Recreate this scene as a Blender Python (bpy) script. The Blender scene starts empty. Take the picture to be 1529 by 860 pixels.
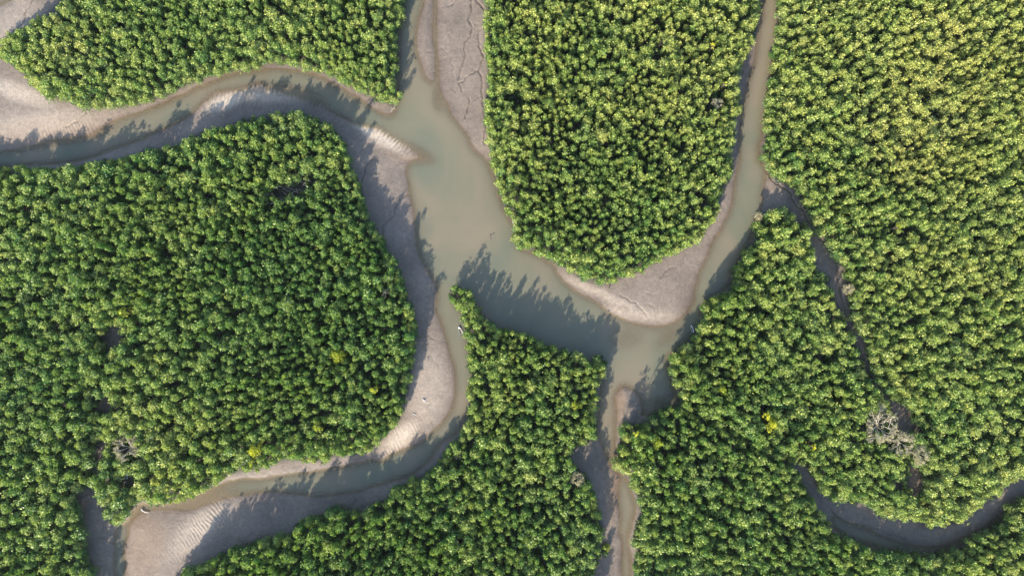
import bpy, math, random
import numpy as np
from math import radians, sin, cos, pi
rng = np.random.default_rng(7)
random.seed(7)
SC = bpy.context.scene
COL = SC.collection
S = 0.3                       # metres for one photo pixel on the ground
CX, CY = 764.5, 430.0
H = 305.8                     # camera height (24 mm lens on 36 mm sensor)
def W(px, py): return ((px - CX) * S, (CY - py) * S)

# ------------------------------------------------------------------ helpers
def tag(o, label=None, cat=None, group=None, kind=None):
    if label: o['label'] = label
    if cat: o['category'] = cat
    if group: o['group'] = group
    if kind: o['kind'] = kind
    return o
def empty(name, loc, rz=0.0):
    o = bpy.data.objects.new(name, None); COL.objects.link(o)
    o.location = loc; o.rotation_euler = (0, 0, rz); o.empty_display_size = 0.5
    return o
def mesh_from(name, V, Q, mats, fattr=None, mi=None, smooth=False):
    me = bpy.data.meshes.new(name)
    V = np.asarray(V, np.float32)
    groups = Q if isinstance(Q, list) else [Q]
    groups = [np.asarray(q, np.int32) for q in groups if len(q)]
    loops = np.concatenate([q.ravel() for q in groups])
    sizes = np.concatenate([np.full(len(q), q.shape[1], np.int32) for q in groups])
    starts = np.concatenate([[0], np.cumsum(sizes)[:-1]]).astype(np.int32)
    me.vertices.add(len(V)); me.vertices.foreach_set('co', V.ravel())
    me.loops.add(len(loops)); me.loops.foreach_set('vertex_index', loops)
    me.polygons.add(len(sizes)); me.polygons.foreach_set('loop_start', starts)
    for m in mats: me.materials.append(m)
    if mi is not None: me.polygons.foreach_set('material_index', np.asarray(mi, np.int32))
    me.polygons.foreach_set('use_smooth', np.full(len(sizes), smooth))
    me.update(calc_edges=True)
    for k, (dom, arr) in (fattr or {}).items():
        a = me.attributes.new(k, 'FLOAT', dom); a.data.foreach_set('value', np.asarray(arr, np.float32))
    me.validate()
    return me
def link(name, me, parent=None):
    o = bpy.data.objects.new(name, me); COL.objects.link(o)
    if parent: o.parent = parent
    return o
def vnoise(x, y, seed, scale):
    r = np.random.default_rng(seed); n = 256
    L = r.random((n, n)).astype(np.float32)
    x = np.asarray(x, np.float32) / scale + 1000.37; y = np.asarray(y, np.float32) / scale + 1000.71
    xi = np.floor(x).astype(int); yi = np.floor(y).astype(int)
    fx = x - xi; fy = y - yi
    fx = fx * fx * (3 - 2 * fx); fy = fy * fy * (3 - 2 * fy)
    a = L[yi % n, xi % n]; b = L[yi % n, (xi + 1) % n]; c = L[(yi + 1) % n, xi % n]; d = L[(yi + 1) % n, (xi + 1) % n]
    return (a * (1 - fx) + b * fx) * (1 - fy) + (c * (1 - fx) + d * fx) * fy - 0.5
def fbm(x, y, seed, scale, oct=4):
    s = 0; amp = 1; tot = 0
    for k in range(oct):
        s = s + amp * vnoise(x, y, seed + 11 * k, scale / 2 ** k); tot += amp; amp *= 0.5
    return s / tot * 2

# ------------------------------------------------------------------ traced plan (photo pixels)
FOREST = [
 [(95,0),(50,35),(12,52),(-3,65),(-3,92),(20,100),(38,117),(55,135),(75,150),(100,152),(125,163),(150,163),(180,162),(215,157),(250,147),(280,130),(310,117),(345,108),(380,104),(400,99),(430,99),(460,106),(490,116),(515,127),(540,142),(560,152),(578,158),(588,160),(598,152),(600,142),(590,128),(597,110),(595,80),(595,50),(603,20),(605,0),(612,-300),(170,-300)],
 [(-300,246),(0,247),(30,245),(60,252),(95,247),(120,243),(150,238),(185,235),(208,226),(222,214),(235,220),(262,215),(285,203),(310,195),(340,185),(370,177),(395,170),(420,167),(450,167),(475,175),(495,190),(512,205),(522,225),(528,250),(535,270),(545,285),(548,310),(560,335),(575,360),(590,385),(602,410),(612,440),(620,465),(625,490),(622,520),(618,550),(612,580),(605,610),(598,632),(580,648),(565,665),(545,678),(520,682),(495,688),(470,693),(440,690),(420,692),(395,700),(370,707),(345,710),(330,722),(310,732),(290,742),(265,751),(245,757),(228,759),(215,748),(202,752),(195,770),(180,785),(165,787),(155,775),(148,755),(140,737),(128,728),(115,735),(122,760),(128,790),(133,815),(140,840),(150,860),(165,1200),(-300,1200)],
 [(230,1200),(250,870),(255,860),(280,848),(310,835),(340,815),(370,805),(400,800),(420,795),(435,795),(440,780),(455,770),(475,765),(495,755),(510,752),(530,757),(545,760),(560,748),(580,740),(582,725),(600,720),(620,713),(635,703),(650,690),(660,680),(665,668),(680,655),(690,640),(697,620),(697,600),(694,580),(699,555),(695,530),(692,505),(689,480),(684,465),(672,455),(667,440),(674,428),(690,424),(704,430),(703,445),(714,455),(724,465),(730,478),(745,488),(765,490),(785,495),(800,506),(815,513),(835,518),(855,525),(875,533),(885,538),(893,526),(905,533),(911,548),(908,562),(892,570),(894,590),(896,600),(888,625),(896,640),(890,660),(874,664),(860,668),(852,676),(858,694),(878,704),(886,725),(892,745),(898,771),(904,787),(897,805),(906,808),(917,815),(917,828),(903,832),(892,844),(888,860),(885,1200)],
 [(720,-300),(724,0),(722,30),(723,60),(722,80),(727,110),(723,140),(724,170),(725,200),(728,225),(735,245),(735,265),(742,285),(745,305),(757,325),(767,333),(765,355),(772,370),(788,376),(802,379),(815,390),(830,396),(845,404),(850,412),(870,420),(890,425),(905,428),(925,421),(935,413),(955,410),(970,400),(985,393),(1000,383),(1015,378),(1035,368),(1050,358),(1060,343),(1072,330),(1075,310),(1078,290),(1085,275),(1097,262),(1098,245),(1092,230),(1098,220),(1098,200),(1096,185),(1106,172),(1114,158),(1108,148),(1103,138),(1106,120),(1103,108),(1112,92),(1124,82),(1125,65),(1133,45),(1135,20),(1135,0),(1140,-300)],
 [(1162,-300),(1158,0),(1160,30),(1157,60),(1150,85),(1148,115),(1143,140),(1137,170),(1137,195),(1140,220),(1133,235),(1145,250),(1150,262),(1168,272),(1182,283),(1193,300),(1205,320),(1213,340),(1225,355),(1240,375),(1250,390),(1258,410),(1256,425),(1261,440),(1264,455),(1270,485),(1291,512),(1295,545),(1304,572),(1316,584),(1330,596),(1340,606),(1358,612),(1358,640),(1345,652),(1345,770),(1366,778),(1371,787),(1392,789),(1418,786),(1436,782),(1444,772),(1457,764),(1470,753),(1488,745),(1505,732),(1510,718),(1529,712),(1830,690),(1830,-300)],
 [(1126,320),(1130,314),(1153,316),(1167,306),(1182,312),(1187,330),(1208,337),(1217,350),(1208,362),(1214,367),(1214,390),(1228,406),(1243,414),(1241,428),(1249,446),(1260,470),(1272,501),(1280,522),(1293,555),(1305,575),(1322,592),(1334,606),(1334,645),(1352,650),(1362,675),(1362,760),(1365,776),(1347,780),(1329,776),(1313,772),(1297,757),(1276,751),(1255,752),(1240,751),(1221,727),(1206,706),(1196,690),(1186,698),(1150,682),(1110,663),(1075,643),(1045,625),(1022,609),(1011,592),(1008,582),(1001,566),(995,545),(990,537),(1008,527),(1014,517),(1024,509),(1035,498),(1050,477),(1044,456),(1063,443),(1074,435),(1084,435),(1094,417),(1090,398),(1108,388),(1105,377),(1113,367),(1126,359),(1124,335)],
 [(921,642),(930,629),(948,628),(969,626),(972,616),(988,605),(1003,605),(1020,610),(1045,622),(1075,638),(1110,657),(1150,676),(1178,690),(1190,700),(1199,719),(1214,742),(1221,760),(1240,771),(1237,792),(1261,797),(1276,805),(1292,815),(1318,822),(1339,819),(1373,823),(1386,829),(1412,821),(1431,815),(1444,802),(1454,792),(1480,789),(1491,779),(1501,758),(1517,747),(1529,740),(1830,705),(1830,1200),(946,1200),(946,860),(944,837),(949,818),(941,805),(947,784),(952,761),(946,745),(940,721),(927,703),(914,693),(922,680),(920,664),(927,651)],
]
GAPS = [
 [(166,482),(176,482),(181,500),(179,522),(166,525),(158,508)],
 [(140,586),(158,590),(168,604),(165,620),(150,615)],
 [(152,648),(160,655),(148,700),(140,712),(136,706)],
 [(176,712),(200,706),(205,722),(196,733),(180,730)],
 [(404,286),(440,274),(458,268),(460,275),(444,287),(425,296),(410,298)],
 [(1360,692),(1370,692),(1373,715),(1370,745),(1358,745),(1356,715)],
 [(1334,718),(1342,716),(1344,728),(1336,730)],
]
WATER = [
 [(-300,240),(0,226),(40,218),(75,207),(110,205),(136,201),(157,186),(183,175),(209,167),(235,156),(262,145),(288,131),(314,123),(340,112),(366,105),(400,102),(432,101),(458,106),(485,115),(511,128),(537,146),(563,162),(581,171),(587,167),(590,157),(592,140),(592,100),(592,50),(600,0),(612,-300),(645,-300),(636,0),(626,29),(623,60),(625,84),(634,105),(643,121),(648,116),(648,86),(644,52),(646,0),(650,-300),(656,-300),(653,0),(654,16),(653,52),(657,78),(657,126),(662,141),(670,154),(676,173),(689,186),(699,204),(710,222),(717,228),(725,233),(736,254),(744,285),(752,308),(764,328),(773,343),(773,357),(779,370),(794,375),(808,380),(817,388),(827,393),(833,406),(846,423),(870,438),(891,448),(906,461),(927,472),(948,480),(969,486),(990,486),(1008,480),(1022,469),(1032,454),(1034,430),(1042,409),(1055,377),(1066,356),(1076,341),(1084,320),(1090,304),(1092,288),(1098,262),(1103,236),(1101,210),(1105,167),(1111,141),(1116,118),(1126,86),(1129,52),(1137,13),(1139,0),(1142,-300),(1175,-300),(1168,0),(1168,21),(1165,52),(1159,84),(1152,118),(1147,157),(1142,183),(1141,204),(1134,222),(1137,236),(1146,249),(1146,262),(1139,288),(1139,315),(1133,330),(1128,350),(1115,375),(1105,390),(1098,410),(1085,435),(1060,450),(1048,465),(1052,480),(1035,503),(1015,522),(1000,535),(998,545),(1005,568),(1013,592),(1025,605),(1012,616),(990,615),(972,624),(955,622),(959,608),(954,595),(943,582),(930,578),(922,587),(921,600),(923,613),(922,634),(922,650),(918,664),(918,680),(916,693),(926,704),(935,706),(943,725),(948,745),(952,761),(946,782),(940,802),(944,820),(944,860),(946,1200),(926,1200),(927,860),(927,802),(921,797),(923,776),(922,753),(921,729),(924,711),(912,700),(906,685),(897,671),(890,650),(889,621),(893,592),(897,565),(895,555),(888,550),(878,552),(860,537),(830,530),(800,518),(770,503),(745,498),(725,485),(712,465),(700,450),(696,440),(686,440),(683,452),(692,465),(698,480),(702,505),(706,530),(709,555),(706,580),(705,600),(700,622),(686,648),(665,660),(655,672),(645,685),(625,705),(605,715),(584,721),(558,729),(532,738),(506,742),(466,744),(438,740),(400,736),(366,740),(335,745),(309,755),(288,762),(262,763),(228,764),(209,768),(195,784),(191,802),(187,834),(190,860),(195,1200),(170,1200),(170,860),(169,818),(170,789),(185,778),(196,770),(209,749),(222,751),(256,748),(288,738),(327,721),(345,713),(400,711),(432,706),(485,699),(521,691),(553,682),(568,687),(597,669),(625,659),(636,651),(651,637),(662,626),(675,605),(678,571),(675,545),(665,509),(657,483),(648,458),(651,440),(650,425),(642,417),(628,393),(621,367),(618,341),(613,307),(608,278),(603,257),(612,240),(626,233),(605,220),(584,207),(563,195),(537,189),(524,186),(498,170),(472,157),(432,146),(400,135),(387,126),(366,134),(340,137),(319,141),(301,160),(290,170),(275,181),(249,194),(222,207),(183,222),(157,232),(120,243),(60,250),(0,252),(-300,262)],
 [(-300,70),(0,12),(26,0),(60,-300),(-300,-300)],
 [(1243,764),(1271,781),(1313,795),(1352,810),(1385,817),(1410,812),(1440,800),(1470,785),(1500,762),(1529,738),(1830,690),(1830,712),(1529,748),(1500,775),(1470,800),(1410,826),(1370,830),(1310,822),(1255,800),(1236,780)],
]
GULLIES = [
 ([(703,-60),(703,0),(704,16),(698,31),(706,42),(703,55),(694,65),(693,89),(689,105),(684,120)],1.3,.36),
 ([(708,-40),(710,0),(717,10),(725,16)],1.4,.4),
 ([(717,47),(715,71),(723,86),(715,105),(720,120),(721,157),(725,183),(722,215)],1.3,.34),
 ([(712,106),(685,126),(691,139)],1.1,.35),
 ([(700,146),(699,166),(694,176)],1.1,.4),
 ([(683,0),(676,8),(668,11)],1.0,.3),
 ([(560,239),(547,247),(542,260),(538,280)],1.4,.4),
 ([(608,291),(594,300),(589,322),(572,338),(568,360)],1.4,.36),
 ([(1143,257),(1156,273),(1180,288),(1186,304),(1198,317),(1208,333),(1222,354),(1235,370),(1248,383),(1250,404),(1253,427),(1258,455),(1268,485),(1284,520),(1294,555)],1.3,.42),
 ([(52,-30),(50,0),(42,16),(39,34),(24,47),(10,58)],1.2,.35),
 ([(985,414),(995,404),(1004,400)],.9,.3),
 ([(925,440),(950,452),(965,470)],.9,.25),
 ([(112,152),(130,168),(118,180),(100,190)],1.1,.3),
 ([(1190,700),(1212,728),(1232,752),(1248,770)],1.5,.35),
 ([(1271,781),(1313,791),(1352,806)],1.2,.3),
 ([(148,742),(158,775),(150,800),(168,812)],1.2,.3),
 ([(520,765),(532,745)],1.1,.3),
]
for (x, y) in [(668,30),(672,62),(690,28),(675,95),(680,140),(705,150),(700,190),(663,105),(940,430),(975,440),(1000,450),(640,40),(634,75),(712,60),(690,80),(668,80),(678,50),(960,455),(640,500),(655,550),(645,600)]:
    p = [(x, y)]; a = random.uniform(0, 6.28)
    for k in range(random.randint(2, 4)):
        a += random.uniform(-.8, .8); p.append((p[-1][0] + 5.5 * cos(a), p[-1][1] + 5.5 * sin(a)))
    GULLIES.append((p, .75, .18))

def chaikin(P, closed=True):
    P = np.array(P, float); Q = np.roll(P, -1, 0)
    return np.stack([.78 * P + .22 * Q, .22 * P + .78 * Q], 1).reshape(-1, 2)
GX = np.arange(-300, 1831, 3.0); GY = np.arange(-300, 1163, 3.0)
gx, gy = np.meshgrid(GX, GY); gx = gx.astype(np.float32); gy = gy.astype(np.float32)
def sdist(P):                                   # + inside, - outside, in pixels
    d2 = np.full(gx.shape, 1e12, np.float32); ins = np.zeros(gx.shape, bool)
    P = chaikin(P); n = len(P)
    for i in range(n):
        ax, ay = P[i]; bx, by = P[(i + 1) % n]
        ex, ey = bx - ax, by - ay; l2 = ex * ex + ey * ey + 1e-9
        px = gx - np.float32(ax); py = gy - np.float32(ay)
        t = np.clip((px * np.float32(ex) + py * np.float32(ey)) * np.float32(1 / l2), 0, 1)
        dx = px - t * np.float32(ex); dy = py - t * np.float32(ey)
        np.minimum(d2, dx * dx + dy * dy, out=d2)
        if ay != by:
            r = ((GY > ay) != (GY > by))
            xs = ax + (GY[r] - ay) / (by - ay) * ex
            ins[r] ^= GX[None, :] < xs[:, None]
    d = np.sqrt(d2)
    return np.where(ins, d, -d)
def bil(F, x, y):
    u = np.clip((np.asarray(x, float) - GX[0]) / 3.0, 0, len(GX) - 1.001); v = np.clip((np.asarray(y, float) - GY[0]) / 3.0, 0, len(GY) - 1.001)
    i = u.astype(int); j = v.astype(int); fu = u - i; fv = v - j
    return (F[j, i] * (1 - fu) + F[j, i + 1] * fu) * (1 - fv) + (F[j + 1, i] * (1 - fu) + F[j + 1, i + 1] * fu) * fv
blocks = [sdist(P) for P in FOREST]
DF = np.max(blocks, 0)
BLOCK = np.argmax(blocks, 0)
DF = DF + 2.1 * fbm(gx, gy, 51, 15, 2)
DF0 = DF.copy()
for P in GAPS[:3] + GAPS[5:]: DF0 = np.minimum(DF0, -sdist(P))
GAPS = [[(sum(q[0] for q in P) / len(P) + .78 * (x - sum(q[0] for q in P) / len(P)), sum(q[1] for q in P) / len(P) + .82 * (y - sum(q[1] for q in P) / len(P))) for (x, y) in P] for P in GAPS]
for P in GAPS: DF = np.minimum(DF, -sdist(P))
DW = np.max([sdist(P) for P in WATER], 0)        # + in water

# ------------------------------------------------------------------ ground heights
def blob(x, y, L):
    s = 0
    for (cx, cy, rx, ry, ang, v) in L:
        c, q = cos(radians(ang)), sin(radians(ang)); dx = x - cx; dy = y - cy
        u = (dx * c + dy * q) / rx; w = (-dx * q + dy * c) / ry
        s = np.maximum(s, v * np.exp(-(u * u + w * w) ** 1.5))
    return s
RIPPLES = [((395,146,95,19,2), 6.2, 8, .24), ((574,207,46,17,28), 5.6, 30, .22), ((110,196,65,13,-8), 5.2, -20, .09),
           ((300,790,62,24,-42), 5.0, -38, .14), ((470,150,60,18,20), 5.5, 25, .10), ((610,640,26,20,-50), 5.0, -30, .09), ((590,665,30,9,-35), 5.0, -20, .12)]
SHOAL = [((625,232,40,16,20),-.10),((300,742,70,16,-14),-.12),((440,138,50,16,15),-.12),((655,150,14,24,0),-.12),((110,206,70,10,-12),-.1),((935,505,40,26,0),-.3),((590,655,36,16,-35),-.15),((900,690,22,20,0),-.1),((990,600,30,14,0),-.2),((1000,500,40,14,-40),-.22)]
PALE = [(395,142,80,12,0,.55),(340,150,36,12,-20,.95),(572,205,42,13,28,1.0),(556,196,28,8,22,1.2),(30,140,60,14,20,.5),(60,185,110,22,-5,.35),(950,470,60,12,5,.3),(900,440,60,7,25,.35),(640,580,30,60,10,.3),(600,650,34,14,-40,.7),(255,745,60,14,-15,.3),(20,30,50,40,0,.25),(300,785,60,20,-42,.4)]
WARM = [(90,195,120,20,-5,.8),(215,810,34,60,10,.8),(290,745,80,14,-14,1.0),(205,775,25,20,0,1.),(590,222,36,14,28,.9),(360,145,50,12,-5,.5),(1362,715,14,34,0,1.0),(915,735,10,50,8,.9),(926,600,8,30,0,.9),(600,655,40,20,-40,.6),(330,130,60,10,-15,.5),(930,690,12,24,0,.8)]
def gully(x, y):
    g = np.zeros(x.shape)
    for P, w, dep in GULLIES:
        P = np.array(P, float)
        m = (x > P[:, 0].min() - 9) & (x < P[:, 0].max() + 9) & (y > P[:, 1].min() - 9) & (y < P[:, 1].max() + 9)
        if not m.any(): continue
        X = x[m] + 3.2 * fbm(x[m], y[m], 91, 8, 3); Y = y[m] + 3.2 * fbm(x[m], y[m], 92, 8, 3)
        d2 = np.full(X.shape, 1e9)
        for (ax, ay), (bx, by) in zip(P[:-1], P[1:]):
            ex, ey = bx - ax, by - ay; t = np.clip(((X - ax) * ex + (Y - ay) * ey) / (ex * ex + ey * ey), 0, 1)
            d2 = np.minimum(d2, (X - ax - t * ex) ** 2 + (Y - ay - t * ey) ** 2)
        g[m] = np.maximum(g[m], min(.8, dep * 1.4 + .1) * np.exp(-(d2 / (w * w * .5)) ** 1.3))
    return g
def height(x, y):
    dw = -bil(DW, x, y) + 2.4 * fbm(x, y, 3, 22, 3) + .5
    d = dw * S
    tm = bil(DF, x, y)
    rise = np.where(d > 0, 0.95 * (1 - np.exp(-np.maximum(d, 0) / 5.5)), -1.7 * (1 - np.exp(-np.maximum(-d, 0) / 6.5)))
    rise = np.where(d > 0, rise, -1.6 * (1 - np.exp(-(np.maximum(-d, 0) / 5.0) ** 1.5))); h = rise + .22 * np.clip(d / 3, 0, 1) * fbm(x, y, 41, 60, 3) + .035 * fbm(x, y, 42, 7, 3) * np.clip(d + .5, .15, 1)
    h += .045 * np.clip(d, 0, 1) * fbm(x, y, 43, 3.6, 2)
    for (z, wl, ang, amp) in RIPPLES:
        m = blob(x, y, [(*z, 1.0)])
        ph = (x * cos(radians(ang)) + y * sin(radians(ang))) / wl * 2 * pi + 5.5 * fbm(x, y, 77, 24, 3)
        h += m * amp * (np.sin(ph) + .35 * np.sin(2 * ph + 4 * vnoise(x, y, 79, 10))) * np.clip(.6 + 1.5 * vnoise(x, y, 78, 13), 0, 1.2)
    m = blob(x, y, [(400,142,90,14,2,.8)]); h = h * (1 - m) + m * (h * .5 + .02)
    for (z, lev) in SHOAL:
        m = blob(x, y, [(*z, 1.0)]); h = np.where(h < lev, h * (1 - m) + lev * m, h)
    for P, w, dep in GULLIES:
        P = np.array(P, float)
        m = (x > P[:, 0].min() - 9) & (x < P[:, 0].max() + 9) & (y > P[:, 1].min() - 9) & (y < P[:, 1].max() + 9)
        if not m.any(): continue
        X = x[m] + 3.2 * fbm(x[m], y[m], 91, 8, 3); Y = y[m] + 3.2 * fbm(x[m], y[m], 92, 8, 3)
        d2 = np.full(X.shape, 1e9)
        for (ax, ay), (bx, by) in zip(P[:-1], P[1:]):
            ex, ey = bx - ax, by - ay; t = np.clip(((X - ax) * ex + (Y - ay) * ey) / (ex * ex + ey * ey), 0, 1)
            d2 = np.minimum(d2, (X - ax - t * ex) ** 2 + (Y - ay - t * ey) ** 2)
        h[m] -= dep * np.exp(-(d2 / (w * w * .7)) ** 1.2) * np.clip((h[m] + .4) / .6, 0, 1)
    return h
def axis(lo, hi, step, far):
    a = list(np.arange(lo, hi + step, step)); s = step; p = a[-1]; q = a[0]; r = []; l = []
    while p < far:
        s *= 1.09; p += s; q -= s; r.append(p); l.append(q)
    return np.array(l[::-1] + a + r)
AX = axis(-30, 1560, 1.25, 9000); AY = axis(-30, 890, 1.25, 9000)
hx, hy = np.meshgrid(AX, AY)
hz = height(hx, hy)
far = (hx < -290) | (hx > 1820) | (hy < -290) | (hy > 1150)
hz[far] = 1.0
nx, ny = len(AX), len(AY)
V = np.stack([(hx - CX) * S, (CY - hy) * S, hz], -1).reshape(-1, 3)
def grid_quads(ny, nx):
    i = np.arange(ny * nx).reshape(ny, nx)
    return np.stack([i[1:, :-1], i[1:, 1:], i[:-1, 1:], i[:-1, :-1]], -1).reshape(-1, 4)
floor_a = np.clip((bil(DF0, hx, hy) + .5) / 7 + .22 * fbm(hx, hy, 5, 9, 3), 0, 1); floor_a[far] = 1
dpos = np.clip((-bil(DW, hx, hy)) * S, -6, 20)
wet = np.exp(-np.maximum(hz, 0) / .30) * np.exp(np.minimum(hz, 0) / .12)
wet = np.maximum(wet, 1.9 * gully(hx, hy)); pale = blob(hx, hy, PALE); warm = blob(hx, hy, WARM)

# ------------------------------------------------------------------ materials
def newmat(name):
    m = bpy.data.materials.new(name); m.use_nodes = True
    nt = m.node_tree; nt.nodes.clear()
    out = nt.nodes.new('ShaderNodeOutputMaterial')
    return m, nt, out
def N(nt, typ, **kw):
    n = nt.nodes.new(typ)
    for k, v in kw.items():
        if k in n.inputs: n.inputs[k].default_value = v
        else: setattr(n, k, v)
    return n
def attr(nt, name, typ='GEOMETRY'):
    n = nt.nodes.new('ShaderNodeAttribute'); n.attribute_name = name; n.attribute_type = typ
    return n.outputs['Fac']
def mix(nt, a, b, f, blend='MIX'):
    n = nt.nodes.new('ShaderNodeMix'); n.data_type = 'RGBA'; n.blend_type = blend
    for s, v in ((n.inputs[6], a), (n.inputs[7], b), (n.inputs[0], f)):
        if hasattr(v, 'node'): nt.links.new(v, s)
        elif isinstance(v, tuple): s.default_value = (*v, 1)
        else: s.default_value = v
    return n.outputs[2]
def math_(nt, op, a, b=0.0, c=None, clamp=False):
    n = nt.nodes.new('ShaderNodeMath'); n.operation = op; n.use_clamp = clamp
    for s, v in zip(n.inputs, (a, b, c)):
        if v is None: continue
        if hasattr(v, 'node'): nt.links.new(v, s)
        else: s.default_value = v
    return n.outputs[0]
def noise(nt, vec, scale, detail=4, rough=.55):
    n = nt.nodes.new('ShaderNodeTexNoise'); n.inputs['Scale'].default_value = scale; n.inputs['Detail'].default_value = detail; n.inputs['Roughness'].default_value = rough
    if vec: nt.links.new(vec, n.inputs['Vector'])
    return n.outputs['Fac']
def ramp(nt, f, lo, hi):
    n = nt.nodes.new('ShaderNodeMapRange'); n.inputs[1].default_value = lo; n.inputs[2].default_value = hi
    nt.links.new(f, n.inputs[0]); return n.outputs[0]

def mud_material():
    m, nt, out = newmat('tidal_mud'); L = nt.links
    pos = nt.nodes.new('ShaderNodeNewGeometry').outputs['Position']
    n1 = ramp(nt, noise(nt, pos, .06, 5), .3, .7); n2 = ramp(nt, noise(nt, pos, .55, 6, .65), .3, .7); n3 = ramp(nt, noise(nt, pos, 1.25, 3, .7), .32, .68)
    c = mix(nt, (.112,.091,.074), (.178,.144,.117), n1)
    c = mix(nt, c, (.172,.120,.080), math_(nt, 'MULTIPLY', attr(nt, 'warm'), .9))
    c = mix(nt, c, (.46,.39,.31), attr(nt, 'pale'))
    c = mix(nt, c, mix(nt, (.80,.80,.80), (1.14,1.14,1.14), n2), 1.0, 'MULTIPLY')
    c = mix(nt, c, mix(nt, (.80,.80,.80), (1.17,1.17,1.17), n3), 1.0, 'MULTIPLY')
    c = mix(nt, c, mix(nt, (1,1,1), (.74,.70,.64), attr(nt, 'wet')), 1.0, 'MULTIPLY')
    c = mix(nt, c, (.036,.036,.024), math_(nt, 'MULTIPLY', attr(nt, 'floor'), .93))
    b = N(nt, 'ShaderNodeBsdfPrincipled'); L.new(c, b.inputs['Base Color'])
    r = nt.nodes.new('ShaderNodeMapRange'); L.new(attr(nt, 'wet'), r.inputs[0]); r.inputs[3].default_value = .8; r.inputs[4].default_value = .38; L.new(r.outputs[0], b.inputs['Roughness'])
    bp = N(nt, 'ShaderNodeBump', Strength=.55, Distance=.18); L.new(noise(nt, pos, 1.5, 5, .7), bp.inputs['Height']); L.new(bp.outputs[0], b.inputs['Normal'])
    L.new(b.outputs[0], out.inputs[0]); return m
def water_material():
    m, nt, out = newmat('turbid_water'); L = nt.links
    pos = nt.nodes.new('ShaderNodeNewGeometry').outputs['Position']
    mp = nt.nodes.new('ShaderNodeMapping'); L.new(pos, mp.inputs[0]); mp.inputs['Scale'].default_value = (1, .55, 1); mp.inputs['Rotation'].default_value = (0, 0, .5)
    n1 = nt.nodes.new('ShaderNodeTexNoise'); n1.inputs['Scale'].default_value = .028; n1.inputs['Detail'].default_value = 5; n1.inputs['Distortion'].default_value = 1.4; L.new(mp.outputs[0], n1.inputs['Vector']); n1 = ramp(nt, n1.outputs['Fac'], .36, .64)
    c = mix(nt, (.103,.111,.078), (.152,.131,.091), n1)
    c = mix(nt, c, (.152,.127,.088), math_(nt, 'MULTIPLY', math_(nt, 'POWER', 2.718, math_(nt, 'MULTIPLY', attr(nt, 'depth'), -3.0)), .8, clamp=True))
    b = N(nt, 'ShaderNodeBsdfPrincipled', Roughness=.16); L.new(c, b.inputs['Base Color']); b.inputs['IOR'].default_value = 1.33
    wv = noise(nt, pos, .9, 3, .6)
    bp = N(nt, 'ShaderNodeBump', Strength=.12, Distance=.12); L.new(wv, bp.inputs['Height']); L.new(bp.outputs[0], b.inputs['Normal'])
    t = N(nt, 'ShaderNodeBsdfTransparent'); t.inputs[0].default_value = (.93,.90,.80,1)
    f = math_(nt, 'SUBTRACT', 1.0, math_(nt, 'POWER', 2.718, math_(nt, 'MULTIPLY', attr(nt, 'depth'), -3.6)), clamp=True)
    ms = nt.nodes.new('ShaderNodeMixShader'); L.new(f, ms.inputs[0]); L.new(t.outputs[0], ms.inputs[1]); L.new(b.outputs[0], ms.inputs[2])
    L.new(ms.outputs[0], out.inputs[0]); return m
def leaf_material(name, c0, c1, c2, regional=True):
    m, nt, out = newmat(name); L = nt.links
    oi = nt.nodes.new('ShaderNodeObjectInfo')
    c = mix(nt, c0, c1, ramp(nt, oi.outputs['Random'], 0, 1))
    if regional:
        n1 = ramp(nt, noise(nt, oi.outputs['Location'], .022, 3), .38, .66)
        c = mix(nt, c, c2, math_(nt, 'MULTIPLY', n1, .55))
        tn = attr(nt, 'tone', 'INSTANCER')
        c = mix(nt, c, (.300,.300,.090), math_(nt, 'MULTIPLY', tn, .62, clamp=True))
        c = mix(nt, c, (.055,.160,.034), math_(nt, 'MULTIPLY', tn, -.85, clamp=True))
        n2 = ramp(nt, noise(nt, oi.outputs['Location'], .045, 2), .55, .75)
        c = mix(nt, c, (.165,.225,.095), math_(nt, 'MULTIPLY', n2, .35))
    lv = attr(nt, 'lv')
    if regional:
        tip_light = nt.nodes.new('ShaderNodeMapRange'); tip_light.inputs[1].default_value = .45; tip_light.inputs[2].default_value = 1.0; L.new(lv, tip_light.inputs[0])
        c = mix(nt, c, mix(nt, (.40,.47,.115), (.55,.55,.180), oi.outputs['Random']), math_(nt, 'MULTIPLY', tip_light.outputs[0], math_(nt, 'ADD', .75, math_(nt, 'MULTIPLY', math_(nt, 'MINIMUM', math_(nt, 'MAXIMUM', tn, -1.0), .5), .32))))  # young yellow tips, lightened further to stand for sun on crown tops
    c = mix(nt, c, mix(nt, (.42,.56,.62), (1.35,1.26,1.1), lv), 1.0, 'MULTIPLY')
    b = N(nt, 'ShaderNodeBsdfPrincipled', Roughness=.42); L.new(c, b.inputs['Base Color'])
    b.inputs['Specular IOR Level'].default_value = .45
    t = N(nt, 'ShaderNodeBsdfTranslucent'); L.new(mix(nt, c, (1.25,1.35,.55), 1.0, 'MULTIPLY'), t.inputs[0])
    ms = nt.nodes.new('ShaderNodeMixShader'); ms.inputs[0].default_value = .33
    L.new(b.outputs[0], ms.inputs[1]); L.new(t.outputs[0], ms.inputs[2]); L.new(ms.outputs[0], out.inputs[0])
    return m
def simple(name, col, rough=.7, var=.25, scale=3.0):
    m, nt, out = newmat(name); L = nt.links
    pos = nt.nodes.new('ShaderNodeTexCoord').outputs['Object']
    n1 = ramp(nt, noise(nt, pos, scale, 4), .3, .7)
    c = mix(nt, tuple(v * (1 - var) for v in col), tuple(min(1, v * (1 + var)) for v in col), n1)
    b = N(nt, 'ShaderNodeBsdfPrincipled', Roughness=rough); L.new(c, b.inputs['Base Color']); L.new(b.outputs[0], out.inputs[0])
    return m
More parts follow.
